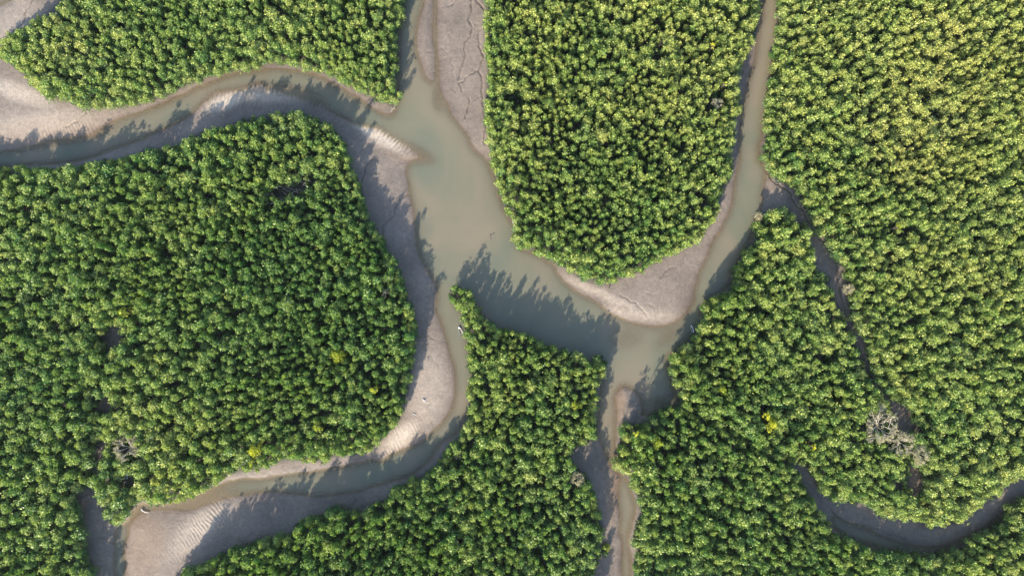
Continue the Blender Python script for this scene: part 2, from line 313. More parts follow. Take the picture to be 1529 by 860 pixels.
M_MUD = mud_material(); M_WATER = water_material()
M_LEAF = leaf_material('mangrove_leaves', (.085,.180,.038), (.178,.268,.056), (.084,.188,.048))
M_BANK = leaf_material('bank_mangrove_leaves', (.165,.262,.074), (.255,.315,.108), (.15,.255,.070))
M_UNDER = leaf_material('understorey_shade_leaves', (.045,.110,.034), (.070,.135,.038), (.05,.1,.04), False)  # bush leaves darkened in colour to deepen the shade in canopy gaps
M_YEL = leaf_material('yellow_leaves', (.43,.44,.032), (.50,.49,.036), (.3,.3,.03), False)
M_LIME = leaf_material('lime_leaves', (.30,.35,.036), (.38,.40,.036), (.2,.2,.03), False)
M_PALE = leaf_material('pale_dry_leaves', (.36,.325,.215), (.43,.385,.27), (.2,.2,.1), False)
M_BARK = simple('grey_brown_bark', (.13,.11,.09))
M_DEAD = simple('bleached_dead_wood', (.52,.50,.48))
M_TWIG = simple('pale_twigs', (.33,.29,.23))
M_HULL = simple('white_boat_paint', (.70,.71,.72), .35, .05)
M_BLUE = simple('pale_blue_boat_paint', (.24,.33,.40), .4, .08)
M_WOOD = simple('boat_thwart_wood', (.30,.22,.14))
M_MOTOR = simple('dark_outboard_plastic', (.03,.03,.035), .4)

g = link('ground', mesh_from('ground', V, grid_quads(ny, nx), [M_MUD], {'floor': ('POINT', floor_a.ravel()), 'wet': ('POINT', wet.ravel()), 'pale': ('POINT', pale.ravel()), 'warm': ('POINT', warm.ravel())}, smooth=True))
g['kind'] = 'structure'

wx, wy = np.meshgrid(np.arange(-297, 1827, 2.0), np.arange(-297, 1157, 2.0))
wh = height(wx, wy)
q = grid_quads(*wx.shape)
keep = (wh.ravel()[q] < .12).any(1)
q = q[keep]; used = np.unique(q); remap = np.zeros(wx.size, np.int32); remap[used] = np.arange(len(used))
Vw = np.stack([(wx - CX) * S, (CY - wy) * S, np.zeros_like(wx)], -1).reshape(-1, 3)[used]
wtr = link('river_water', mesh_from('river_water', Vw, remap[q], [M_WATER], {'depth': ('POINT', np.maximum(-wh.ravel()[used], 0))}))
wtr['kind'] = 'structure'

# ------------------------------------------------------------------ trees
def leaves(lobes, per, size, up=.08, lo=-.35):
    """quads of foliage on the shells of lobes; lobes = [(x,y,z,r,squash)]"""
    Vs, A = [], []; zt = max(l[2] for l in lobes) - 2.2
    for (x, y, z, r, sq) in lobes:
        n = int(per * (r * r) + (8 if r > .63 else 2))
        d = rng.normal(size=(n * 2, 3)); d /= np.linalg.norm(d, axis=1)[:, None]
        d = d[d[:, 2] > lo][:n]; n = len(d)
        rad = r * (rng.uniform(.55, 1.0, n) ** .6) * (1 + .27 * rng.normal(size=n))
        c = d * rad[:, None]; c[:, 2] *= sq; c += (x, y, z)
        nn = d + rng.normal(size=(n, 3)) * .48 + (0, 0, up); nn /= np.linalg.norm(nn, axis=1)[:, None]
        t = np.cross(nn, rng.normal(size=(n, 3))); t /= np.linalg.norm(t, axis=1)[:, None] + 1e-6
        f_ = rng.random(n) < .4; t2 = d + rng.normal(size=(n, 3)) * .35 + (0, 0, .25); t[f_] = (t2 / np.linalg.norm(t2, axis=1)[:, None])[f_]; c[f_] += d[f_] * r * .14
        b = np.cross(nn, t); b /= np.linalg.norm(b, axis=1)[:, None] + 1e-6
        s = size * rng.uniform(.6, 1.25, n)[:, None]
        w = s * rng.uniform(.5, .8, n)[:, None]
        Vs.append(np.stack([c - t * s, c - b * w - nn * s * .15, c + t * s, c + b * w - nn * s * .15], 1).reshape(-1, 3))
        hz_ = np.clip(rng.normal(.40 if z > zt else .24, .17, n) + (.30 if z > zt else .06) * np.clip((d[:, 2] + .1) / .7, 0, 1), 0, 1)  # young, sunlit tops painted lighter; lower lobes painted darker as shade between crowns
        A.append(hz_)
    Vs = np.concatenate(Vs); A = np.concatenate(A)
    return Vs, np.arange(len(Vs)).reshape(-1, 4), A
def tube(path, radii, k=5):
    P = np.array(path, float); n = len(P); Vs = []
    for i in range(n):
        d = P[min(i + 1, n - 1)] - P[max(i - 1, 0)]; d /= np.linalg.norm(d) + 1e-9
        a = np.cross(d, (0.31, .95, .05)); a /= np.linalg.norm(a) + 1e-9; b = np.cross(d, a)
        for j in range(k):
            t = 2 * pi * j / k; Vs.append(P[i] + radii[i] * (cos(t) * a + sin(t) * b))
    Q = [(i * k + j, i * k + (j + 1) % k, (i + 1) * k + (j + 1) % k, (i + 1) * k + j) for i in range(n - 1) for j in range(k)]
    return np.array(Vs), np.array(Q)
def join(parts):
    Vs, Qs, o = [], [], 0
    for v, q in parts: Vs.append(v); Qs.append(np.asarray(q) + o); o += len(v)
    return np.concatenate(Vs), np.concatenate(Qs)
def trunk_geo(h, lobes, r0):
    bend = [(0, 0, -.6)]; x = y = 0
    for i in range(1, 5):
        x += random.uniform(-.18, .18); y += random.uniform(-.18, .18); bend.append((x, y, h * i / 4.4))
    parts = [tube(bend, [r0 * 1.5, r0, r0 * .85, r0 * .7, r0 * .35], 6)]
    for (lx, ly, lz, r, s) in lobes:
        f = min(3, max(1, int(lz / h * 3.4)))
        b = bend[f]; e = (lx, ly, lz)
        mid = tuple(.5 * (b[i] + e[i]) + random.uniform(-.15, .15) for i in range(3))
        parts.append(tube([b, mid, e], [r0 * .5, r0 * .35, r0 * .15], 4))
    for k in range(6):                       # prop roots
        a = k * 1.05 + random.uniform(-.3, .3); R = random.uniform(.6, 1.1)
        parts.append(tube([(0, 0, random.uniform(.5, 1.1)), (R * .6 * cos(a), R * .6 * sin(a), .4), (R * cos(a), R * sin(a), -.7)], [r0 * .35, r0 * .3, r0 * .25], 4))
    return join(parts)
def small_lobes(h, R):
    L = [(random.uniform(-.15, .15), random.uniform(-.15, .15), h - R * .55, R * .55, 1.2)]
    n = random.randint(3, 5); a0 = random.uniform(0, 6)
    for k in range(n):
        a = a0 + k * 2 * pi / n + random.uniform(-.4, .4); d = R * random.uniform(.40, .66)
        L.append((d * cos(a), d * sin(a), h - R * random.uniform(1.0, 2.3), R * random.uniform(.34, .50), 1.25))
    L.append((0, 0, h - R * 2.6, R * .8, 1.4)); L.append((random.uniform(-.3, .3), random.uniform(-.3, .3), h * .42, R * .95, 1.5))
    return L
def big_lobes(h, R, n, low=.25):
    L = [(random.uniform(-.3, .3), random.uniform(-.3, .3), h - R * .36, R * .40, 1.0)]
    for k in range(n):
        a = k * 2.4 + random.uniform(-.4, .4); d = R * math.sqrt((k + .6) / n) * .85
        z = h - R * .36 - (d / R) ** 2 * R * random.uniform(.7, 1.4) - random.uniform(0, 1.1)
        L.append((d * cos(a), d * sin(a), max(z, h * low), R * random.uniform(.26, .42), 1.05))
    for k in range(n // 2 + 2):
        a = k * 2 * pi / (n // 2 + 2) + random.uniform(-.3, .3); d = R * random.uniform(.45, .68)
        L.append((d * cos(a), d * sin(a), h * random.uniform(.16, .42), R * random.uniform(.26, .38), 1.3))
    return L

# prototypes for the mass of the forest (unit tree: height 11 m, crown radius 1.45 m)
PCOL = bpy.data.collections.new('forest_tree_kinds')
NV = 14
for v in range(NV):
    L = small_lobes(11, 1.7) if v < 10 else big_lobes(11, 2.75, 13, .35)
    if v < 10: L += [(random.gauss(0, .75), random.gauss(0, .75), 11 - random.uniform(.3, 2.6), random.uniform(.28, .45), 1.2) for _ in range(5)]
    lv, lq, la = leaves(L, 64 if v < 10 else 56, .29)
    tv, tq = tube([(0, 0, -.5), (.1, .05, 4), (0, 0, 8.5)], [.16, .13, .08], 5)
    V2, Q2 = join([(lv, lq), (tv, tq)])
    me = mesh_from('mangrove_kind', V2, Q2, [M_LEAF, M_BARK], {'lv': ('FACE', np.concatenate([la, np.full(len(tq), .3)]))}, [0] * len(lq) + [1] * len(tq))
    PCOL.objects.link(bpy.data.objects.new('kind_%02d' % v, me))

NB = 4
for v in range(NB):
    L = [(random.uniform(-.7, .7), random.uniform(-.7, .7), random.uniform(.7, 2.6), random.uniform(.55, .95), 1.1) for _ in range(7)]
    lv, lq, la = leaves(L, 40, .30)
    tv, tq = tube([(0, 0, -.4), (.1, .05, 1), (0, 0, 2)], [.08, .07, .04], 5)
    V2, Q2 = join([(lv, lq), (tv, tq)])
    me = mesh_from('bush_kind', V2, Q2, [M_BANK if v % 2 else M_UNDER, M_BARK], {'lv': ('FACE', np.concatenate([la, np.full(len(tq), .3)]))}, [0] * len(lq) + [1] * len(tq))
    PCOL.objects.link(bpy.data.objects.new('kind_%02d' % (NV + v), me))
HCTRL = [(560,280,8.6,60),(480,230,9.5,70),(590,430,12,60),(600,560,11,60),(330,200,11.5,90),(100,260,10.5,80),(590,80,8.5,60),(480,60,9,120),(200,80,8.5,150),
         (690,440,10.8,25),(800,530,11.8,60),(890,560,11.5,40),(950,640,15,45),(1010,560,15,40),(1060,450,14.5,50),(1130,345,14,40),(1100,400,14.5,40),(1200,400,11,80),
         (700,640,11,80),(900,760,10,80),(880,250,10.5,200),(1300,300,10.5,300),(1350,700,10,120),(1100,760,11.5,110),(1250,810,13,45),(1330,840,12.5,45),(1420,835,12.5,45),(1490,800,12,45),(1210,440,10.5,45),(1250,520,10.5,40),(600,760,12,80),(300,500,11,200),(80,600,11,150),(200,730,9,50),(450,810,14.5,70),(330,825,14,60),(420,790,15,50),(500,750,13.5,45),(580,720,13,40)]
def tree_h(x, y):
    sw = 1e-6; s = 1e-6 * 11
    for (cx, cy, hh, r) in HCTRL:
        w = 1 / (((x - cx) ** 2 + (y - cy) ** 2) / (r * r) + .05) ** 1.5
        sw += w; s += w * hh
    return s / sw
def proj(x, y, z):                # ground point in photo pixels -> where its point at height z shows
    k = H / (H - z); return CX + (x - CX) * k, CY + (y - CY) * k
SPC = [(60,300,1.3,120),(60,600,1.28,140),(200,700,1.4,80),(300,400,.96,120),(500,400,.86,130),(450,620,.95,120),(930,200,.92,220),(950,340,1.0,80),(1350,150,1.02,250),(1350,420,1.08,150),(1180,500,1.12,90),(1100,750,1.12,120),(1400,680,1.15,120),(800,640,1.02,100),(650,800,1.0,120),(400,60,1.0,150),(150,100,1.05,100),(1400,840,1.15,100)]
def spacing(x, y):
    sw = s = 0
    for (cx, cy, v, r) in SPC:
        w = 1 / (((x - cx) ** 2 + (y - cy) ** 2) / (r * r) + .1) ** 1.5
        sw += w; s += w * v
    return s / sw
class Hash:
    def __init__(s, c): s.c = c; s.d = {}
    def near(s, x, y, r):
        R = int(r / s.c) + 1; i, j = int(x // s.c), int(y // s.c)
        for a in range(i - R, i + R + 1):
            for b in range(j - R, j + R + 1):
                for p in s.d.get((a, b), ()):
                    if (p[0] - x) ** 2 + (p[1] - y) ** 2 < (r + p[2]) ** 2: return True
        return False
    def add(s, x, y, r): s.d.setdefault((int(x // s.c), int(y // s.c)), []).append((x, y, r))
HS = Hash(14)
SPECIAL = []                      # (px,py,r) kept free of ordinary trees
def gz(px, py): return float(height(np.array([[float(px)]]), np.array([[float(py)]]))[0, 0])

# ---- single trees that stand out: yellow ones, bare ones, dead ones
YEL = [  # apparent px of the crown, crown radius m, material, label
 (1063,70,1.5,M_YEL,'small bright yellow tree high in the upper middle forest, left of its narrow creek'),
 (1081,127,.9,M_YEL,'tiny yellow tree near the right bank of the upper middle forest'),
 (503,531,3.6,M_LIME,'round lime yellow tree inside the left forest, the only one away from its banks'),
 (380,673,3.0,M_YEL,'bright yellow round tree near the lower bank of the left forest'),
 (376,692,1.6,M_LIME,'small lime tree on the bank just below the bright yellow round tree'),
 (474,637,2.4,M_LIME,'lime yellow tree near the lower right bank of the left forest'),
 (560,582,1.8,M_LIME,'small lime tree at the lower right bank of the left forest by the mud'),
 (860,606,2.6,M_LIME,'lime yellow tree near the right edge of the pointed lower middle forest'),
 (948,646,1.5,M_YEL,'small yellow tree at the corner bank beside the narrow lower creek'),
 (981,660,2.9,M_LIME,'broad lime tree just inside the lower forest right of the narrow creek'),
 (1078,582,2.4,M_LIME,'lime tree on the right wedge forest above the overgrown creek'),
 (1151,634,3.0,M_YEL,'broadest bright yellow tree, at the lower end of the right wedge forest'),
 (1144,620,1.9,M_YEL,'smaller yellow tree touching the upper left of the broadest yellow tree'),
 (1213,667,1.6,M_YEL,'small yellow tree below right of the broadest yellow tree'),
 (186,466,2.2,M_LIME,'lime tree at the head of the small dark gully in the left forest'),
 (906,818,1.9,M_LIME,'lime bush alone on the mud edge of the narrow creek at the bottom'),
 (1340,340,1.6,M_LIME,'small lime tree deep inside the right forest'),
]
def base_for(px, py, z): return CX + (px - CX) * (H - z) / H, CY + (py - CY) * (H - z) / H
def make_tree(name, px, py, h, R, nl, mat, label, cat, group=None, per=46, size=.3):
    bx, by = base_for(px, py, h * .85)
    SPECIAL.append((bx, by, R / S * .8))
    x, y = W(bx, by)
    r = empty(name, (x, y, gz(bx, by))); tag(r, label, cat, group)
    L = big_lobes(h, R, nl)
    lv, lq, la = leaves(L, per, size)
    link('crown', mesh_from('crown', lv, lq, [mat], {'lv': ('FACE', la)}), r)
    tv, tq = trunk_geo(h, L, .2); link('trunk', mesh_from('trunk', tv, tq, [M_BARK], smooth=True), r)
    return r
for (px, py, R, m, lab) in YEL:
    hh = 3.2 if (px, py) == (906, 818) else tree_h(px, py) + 1.7
    make_tree('yellow_tree', px, py, hh, R, max(3, int(R * 3)), m, lab, 'tree', 'yellow leaved trees scattered among the green mangroves')

def branching(h, r0, spread, depth, fork=3, start=.35):
    """bare wood: returns trunk geometry and twig geometry"""
    tr, tw, tips = [], [], []
    def grow(p, d, l, r, k):
        e = p + d * l; mid = p + d * l * .5 + np.array([random.uniform(-.07, .07) * l for _ in range(3)])
        (tr if k == 0 else tw).append(tube([p, mid, e], [r, r * .85, r * .65], 5 if k < 2 else 3))
        if k >= depth: tips.append(e); return
        for _ in range(fork if k else fork + 1):
            nd = d + np.array([random.gauss(0, spread), random.gauss(0, spread), random.gauss(.05, spread * .5)]); nd /= np.linalg.norm(nd)
            grow(e if random.random() < .7 else mid, nd, l * random.uniform(.55, .85) * (1 if k else .75), r * .6, k + 1)
    grow(np.array([0, 0, -.5]), np.array([random.uniform(-.06, .06), random.uniform(-.06, .06), 1.0]), h * start + .5, r0, 0)
    return join(tr), join(tw), np.array(tips)
def dome(h, R, r0, n1=7, n2=6, n3=5):
    tr, tw, tips = [], [], []
    def pt(r, top):
        return h * (top - .30 * (r / R) ** 2)
    c = np.array([random.uniform(-.3, .3), random.uniform(-.3, .3), h * .42])
    tr.append(tube([(0, 0, -.6), (c[0] * .4, c[1] * .7, h * .2), tuple(c)], [r0 * 1.25, r0, r0 * .8], 7))
    for i in range(n1):
        a = i * 2 * pi / n1 + random.uniform(-.35, .35); r = R * random.uniform(.28, .62)
        e = np.array([r * cos(a), r * sin(a), pt(r, .86)]); m = (c + e) / 2 + np.array([random.uniform(-.3, .3), random.uniform(-.3, .3), .06 * h])
        tw.append(tube([c, m, e], [r0 * .6, r0 * .48, r0 * .34], 5))
        for j in range(n2):
            b = a + random.gauss(0, 1.0); q = R * random.uniform(.18, .48)
            e2 = e + (q * cos(b), q * sin(b), 0); rr = math.hypot(e2[0], e2[1])
            if rr > R: e2[:2] *= R / rr; rr = R
            e2[2] = pt(rr, .95); m2 = (e + e2) / 2 + np.array([random.uniform(-.2, .2), random.uniform(-.2, .2), .15])
            s_ = e if j % 2 else m
            tw.append(tube([s_, m2, e2], [r0 * .34, r0 * .25, r0 * .17], 4))
            for k in range(n3):
                g = random.uniform(0, 6.28); q3 = R * random.uniform(.06, .17)
                e3 = e2 + (q3 * cos(g), q3 * sin(g), random.uniform(.1, .9))
                tw.append(tube([m2 if k % 2 else e2, (e2 + e3) / 2 + np.array([0, 0, .12]), e3], [.06, .05, .035], 3)); tips.append(e3)
    return join(tr), join(tw), np.array(tips)
def bare_tree(name, px, py, h, R, depth, label, cat='tree', group=None, leaf=0, r0=.22, mt=None, spread=.55, fork=3, start=.4, keep=1.0):
    mt = mt or M_TWIG
    bx, by = base_for(px, py, h * .8); SPECIAL.append((bx, by, R / S * keep))
    x, y = W(bx, by); r = empty(name, (x, y, gz(bx, by))); tag(r, label, cat, group)
    (tv, tq), (wv, wq), tips = branching(h, r0, spread, depth, fork, start)
    if R > 2: (tv, tq), (wv, wq), tips = dome(h, R, r0)
    f = 1 if R > 2 else R / np.percentile(np.hypot(wv[:, 0], wv[:, 1]), 93)
    wv[:, :2] *= f; tips[:, :2] *= f; zf = 1 if R > 2 else h / max(wv[:, 2].max(), 1); wv[:, 2] *= zf; tv[:, 2] *= zf; tv[:, :2] *= f; tips[:, 2] *= zf
    link('trunk', mesh_from('trunk', tv, tq, [mt], smooth=True), r)
    link('branches', mesh_from('branches', wv, wq, [M_TWIG if leaf > 50 else mt]), r)
    if leaf:
        L = [(t[0], t[1], t[2] - .1, .62, .6) for t in tips if random.random() < .8]
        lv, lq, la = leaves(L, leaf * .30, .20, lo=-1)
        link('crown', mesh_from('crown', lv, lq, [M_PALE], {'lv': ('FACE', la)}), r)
    return r
G = 'pale half bare trees in the lower right'
bare_tree('bare_tree', 1314, 636, 13, 9.4, 6, 'largest pale half bare tree with a wide twiggy crown, beside the dark hole', group=G, leaf=95, r0=.30)
bare_tree('bare_tree', 1345, 660, 12.5, 6.0, 5, 'pale half bare tree directly below the dark hole, middle of the three', group=G, leaf=100, r0=.24)
bare_tree('bare_tree', 1372, 679, 12, 4.4, 5, 'smallest pale half bare tree, lowest right of the three by the pinkish bank', group=G, leaf=100, r0=.22)
bare_tree('bare_tree', 190, 669, 12, 6.4, 6, 'tan grey bare tree with fine twigs beside the dark hollow at lower left', r0=.26, mt=M_DEAD, leaf=70, spread=.5)
bare_tree('bare_tree', 862, 714, 10, 3.1, 5, 'grey twiggy tree by the shaded mud of the narrow bottom creek', leaf=80)
bare_tree('bare_tree', 1070, 156, 10.5, 2.6, 4, 'small grey twiggy tree near the right edge of the upper middle forest', leaf=24)
bare_tree('bare_tree', 577, 438, 11.5, 1.7, 4, 'small bare grey tree near the right bank of the left forest', leaf=10, mt=M_DEAD)
bare_tree('bare_tree', 1266, 431, 9, 2.4, 4, 'pale twiggy tree leaning over the dark gully between the two right forests', leaf=40)
bare_tree('bare_tree', 1192, 784, 11, 1.6, 4, 'white bare treetop in the bottom forest near the lower right creek', mt=M_DEAD, leaf=0)
bare_tree('bare_tree', 1133, 323, 7, 2.2, 4, 'grey twiggy tree at the upper left tip of the right wedge forest', leaf=30)
bare_tree('bare_tree', 687, 681, 9, 1.8, 3, 'small grey bare tree inside the lower middle forest near its left bank', leaf=10)
DEAD = [(404,290,'leftmost'),(411,281,None),(418,278,None),(424,289,None),(433,281,None),(437,292,None),(447,283,None),(452,274,None),(462,270,'rightmost'),(415,301,None),(421,299,None),(409,306,'lowest'),(428,284,None),(441,286,None),(444,258,'highest'),(455,277,None)]
for i, (px, py, w) in enumerate(DEAD):
    h = random.uniform(8.2, 10.6)
    lab = (w + ' bleached dead trunk of the grey cluster in the left forest') if w else 'bleached dead trunk standing inside the grey cluster in the left forest'
    bare_tree('dead_tree', px, py, h, random.uniform(.7, 1.3) + (.5 if w == 'rightmost' else 0), 3, lab, 'dead tree', 'dead trunks in the left forest', r0=.2, mt=M_DEAD, spread=.3, fork=2, start=.62, keep=.9)

# ---- mangroves along the banks: things of their own
BVAR = []
for v in range(12):
    R = 2.75; h = 9.0
    L = big_lobes(h, R, random.randint(9, 13), .3)
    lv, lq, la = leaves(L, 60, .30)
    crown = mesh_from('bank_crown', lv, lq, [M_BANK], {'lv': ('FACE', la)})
    tv, tq = trunk_geo(h, L, .22); trunk = mesh_from('bank_trunk', tv, tq, [M_BARK], smooth=True)
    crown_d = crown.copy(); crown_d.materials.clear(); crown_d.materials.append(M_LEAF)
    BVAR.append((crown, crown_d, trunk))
for (x, y, r) in SPECIAL: HS.add(x, y, r)
cand = rng.uniform((-40, -40), (1570, 900), (60000, 2))
bank = []
for (x, y) in cand:
    f = tree_h(x, y); 
    south = .0
    h = f * .80
    ok = True
    dt = []
    for z in (h * .85, h * .3):
        p = proj(x, y, z); dt.append(float(bil(DF, *p)))
    if min(dt) < 5.2 or min(dt) > 8.5: continue
    if HS.near(x, y, 7.6): continue
    if len(bank) >= 296: break
    sc = random.uniform(.72, 1.06)
    HS.add(x, y, 7.6 * sc * .9); bank.append((x, y, h * random.uniform(.86, 1.1), sc))
LAND = [(0,80,'the left tip of the upper left forest'),(110,158,'the lower left corner of the upper left forest'),(230,152,'the thin mud strip left of the rippled sandbar'),(340,110,'the bank above the rippled sandbar'),(440,100,'the top of the river bend'),(520,130,'the bank left of the mud point'),(588,158,'the mud point of the upper left forest'),(597,70,'the right bank of the upper left forest'),(60,20,'the top left mudflat'),
 (30,248,'the shaded left end of the big bend'),(140,240,'the wide water left of the bend'),(225,222,'the lone pale bush on the left bank'),(310,195,'the shaded mud below the sandbar'),(420,168,'the top of the left forest'),(510,205,'the pale ripples at the bend'),(545,290,'the narrow shaded gully on the left mudbank'),(580,365,'the winding gully on the left mudbank'),(615,450,'the top of the long grey mudbar'),(622,530,'the middle of the long grey mudbar'),(600,630,'the bottom of the long grey mudbar'),(540,680,'the striped mud at the lower bend'),(460,692,'the lower bank of the left forest'),(360,708,'the bright yellow round tree'),(300,736,'the orange shallows'),(225,752,'the curved white driftwood'),(180,783,'the lower left clump tip'),(120,740,'the head of the shaded mud creek'),(135,820,'the shaded mud creek at bottom left'),(170,505,'the small dark gully'),(152,603,'the second dark gully'),(190,715,'the fallen white branches'),(430,290,'the dead grey trunks'),
 (690,430,'the tip of the pointed lower middle forest'),(697,520,'the left white skiff'),(697,610,'the bend below the left skiff'),(640,700,'the shaded lower bend'),(510,755,'the shaded mud beside the lower bend'),(420,798,'the dark cove at the bottom'),(310,838,'the rippled brown mudbar at bottom left'),(760,492,'the shadowed water right of the tip'),(835,520,'the middle of the shadowed water'),(902,540,'the right corner of the pointed forest'),(890,620,'the narrow creek mouth'),(865,690,'the shaded mud pocket'),(893,760,'the bottom creek mudbank'),(905,820,'the lime bush on the creek'),
 (724,20,'the top of the cracked mudflat'),(724,110,'the middle of the cracked mudflat'),(727,215,'the bottom of the cracked mudflat'),(745,300,'the broad middle river'),(768,350,'the pale leaning trunk'),(820,392,'the bank above the shadow spikes'),(900,425,'the left end of the pale mud point'),(970,400,'the pale mud point'),(1050,355,'the right end of the pale mud point'),(1080,290,'the narrow pinkish bank'),(1097,235,'the lower creek bulge'),(1110,160,'the middle creek bulge'),(1115,95,'the creek notch'),(1134,25,'the top of the narrow creek'),
 (1157,40,'the upper right creek bank'),(1140,160,'the middle right creek bank'),(1140,240,'the creek fork'),(1190,300,'the winding dark gully'),(1250,395,'the lower end of the winding gully'),(1290,520,'the narrow dark gap'),(1345,630,'the dark hole'),(1365,720,'the pinkish bank gap'),(1420,785,'the inner bend of the lower right creek'),(1490,745,'the right end of the lower right creek'),
 (1160,312,'the top tip of the right wedge forest'),(1215,375,'the right side of the wedge tip'),(1110,375,'the left side of the wedge tip'),(1085,425,'the shaded creek'),(1045,460,'the right white skiff'),(1005,530,'the left corner of the wedge forest'),(1010,590,'the shaded pool'),(1100,645,'the overgrown creek'),(1200,700,'the start of the lower right creek'),(1280,752,'the shaded bank of the lower right creek'),(1330,776,'the bushy inner point'),
 (960,622,'the small mud islet'),(922,680,'the narrow lower creek'),(945,740,'the sunlit lower creek'),(946,820,'the bottom of the lower creek'),(1230,775,'the corner facing the lower right creek'),(1320,820,'the outer bend of the lower right creek'),(1450,795,'the shaded right bend')]
ORD = ['nearest', 'second nearest', 'third nearest', 'fourth nearest', 'fifth nearest', 'sixth nearest', 'seventh nearest', 'eighth nearest', 'ninth nearest', 'tenth nearest', 'eleventh nearest', 'twelfth nearest']
BN = ['upper left', 'left', 'lower middle', 'upper middle', 'right', 'right wedge', 'lower right']
rec = []
for i, (x, y, h, sc) in enumerate(bank):
    p = proj(x, y, h * .85)
    l = min(range(len(LAND)), key=lambda k: (LAND[k][0] - p[0]) ** 2 + (LAND[k][1] - p[1]) ** 2)
    rec.append((l, math.hypot(LAND[l][0] - p[0], LAND[l][1] - p[1]), i))
rank = {}
cnt = {}
for l, d, i in sorted(rec):
    rank[i] = (l, cnt.get(l, 0)); cnt[l] = cnt.get(l, 0) + 1
first = {}
for i, (x, y, h, sc) in enumerate(bank):
    l, k = rank[i]
    p = proj(x, y, h * .5)
    b = int(BLOCK[min(max(int((p[1] + 300) / 3), 0), len(GY) - 1), min(max(int((p[0] + 300) / 3), 0), len(GX) - 1)])
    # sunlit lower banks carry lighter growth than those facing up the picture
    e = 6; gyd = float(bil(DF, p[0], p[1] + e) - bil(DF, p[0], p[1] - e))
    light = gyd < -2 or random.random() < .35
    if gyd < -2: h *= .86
    v = i % len(BVAR)
    size = 'narrow' if sc < .82 else ('broad' if sc > .96 else 'middling')
    lab = f"{size} {'pale' if light else 'deep'} green mangrove, {ORD[min(k, 11)]} to {LAND[l][2]}"
    r = empty('mangrove_tree', (*W(x, y), gz(x, y)), random.uniform(0, 6.28))
    r.scale = (sc, sc, h / 9.0)
    tag(r, lab, 'tree', 'mangroves along the bank of the %s forest' % BN[b])
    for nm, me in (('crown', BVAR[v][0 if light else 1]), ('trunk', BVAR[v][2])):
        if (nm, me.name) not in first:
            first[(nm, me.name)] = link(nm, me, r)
        else:
            c = first[(nm, me.name)].copy(); COL.objects.link(c); c.parent = r
print('bank trees', len(bank))

# ---- the mass of the forest: one object of kind stuff
pts = []; kinds = []
cand = rng.uniform((-250, -250), (1780, 1110), (340000, 2))
gap_n = fbm(cand[:, 0], cand[:, 1], 61, 34, 3)
hc = np.array([0.0])
Hs = np.zeros(len(cand)); Sp = np.zeros(len(cand))
xs, ys = cand[:, 0], cand[:, 1]
Hs = tree_h(xs, ys) * (1 + .16 * fbm(xs, ys, 63, 42, 3)); Sp = spacing(xs, ys) * (1 + .30 * fbm(xs, ys, 64, 60, 2))
k1 = H / (H - Hs * .9); k2 = H / (H - Hs * .45)
D1 = bil(DF, CX + (xs - CX) * k1, CY + (ys - CY) * k1); D2 = bil(DF, CX + (xs - CX) * k2, CY + (ys - CY) * k2)
Dm = np.minimum(D1, D2)
good = Dm > 4.2
wide_n = fbm(xs, ys, 65, 90, 3) + .45 * np.clip((Sp - 1.05) / .2, -1, 1)
for i in np.nonzero((Dm > 8.5) & (rng.random(len(xs)) < .04))[0]:      # wide many-headed trees first
    if wide_n[i] < random.uniform(-.35, .75): continue
    sc = random.uniform(.68, 1.35); r = 7.3 * sc
    if HS.near(xs[i], ys[i], r): continue
    HS.add(xs[i], ys[i], r); pts.append((xs[i], ys[i], Hs[i] * random.uniform(.95, 1.12), sc)); kinds.append(10 + random.randrange(NV - 10))
for (x, y, h, sp, dm, gn) in zip(xs[good], ys[good], Hs[good], Sp[good], Dm[good], gap_n[good]):
    if gn < -.66 and dm > 9: continue
    r = 4.15 * sp * (1.2 if gn < -.4 else 1.0)
    if HS.near(x, y, r): continue
    HS.add(x, y, r)
    pts.append((x, y, h * (1 + .14 * random.gauss(0, 1)) * (.8 if dm < 7 else 1), sp * random.choice((.72, .88, .95, 1.0, 1.05, 1.12, 1.3))))
kinds += list(rng.integers(0, 10, len(pts) - len(kinds)))
HB = Hash(14)
cand = rng.uniform((-200, -200), (1730, 1060), (90000, 2))
kb = H / (H - 2.5)
d0 = np.minimum(bil(DF, cand[:, 0], cand[:, 1]), bil(DF, CX + (cand[:, 0] - CX) * kb, CY + (cand[:, 1] - CY) * kb))
for (x, y), d in zip(cand, d0):
    if d < 2.6: continue
    r = 3.3 if d < 14 else 5.2
    if HB.near(x, y, r): continue
    HB.add(x, y, r)
    if d < 14: pts.append((x, y, 11 * random.uniform(.75, 1.35), random.uniform(.75, 1.05)))
    else: pts.append((x, y, 11 * random.uniform(1.2, 2.1), random.uniform(.9, 1.3)))
    kinds.append(NV + random.choice((1, 3)) if d < 14 and random.random() < .75 else NV + random.choice((0, 2)))
cand = rng.uniform((0, 0), (1529, 860), (9000, 2)); dd = bil(DF, cand[:, 0], cand[:, 1]); ww = bil(DW, cand[:, 0], cand[:, 1]); cn = fbm(cand[:, 0], cand[:, 1], 71, 30, 2)
for (x, y), d, q_, c_ in zip(cand, dd, ww, cn):      # seedlings on the mud along the edge
    if -9 < d < 0 and q_ < -3 and c_ > .1 and random.random() < .35 * math.exp(d / 4):
        pts.append((x, y, 11 * random.uniform(.2, .5), random.uniform(.2, .45))); kinds.append(NV + random.randrange(NB))
pts = np.array(pts); n = len(pts); print('forest trees', n)
zz = height(pts[:, 0][None, :].copy(), pts[:, 1][None, :].copy())[0]
me = bpy.data.meshes.new('mangrove_forest')
me.vertices.add(n)
me.vertices.foreach_set('co', np.stack([(pts[:, 0] - CX) * S, (CY - pts[:, 1]) * S, zz], 1).astype(np.float32).ravel())
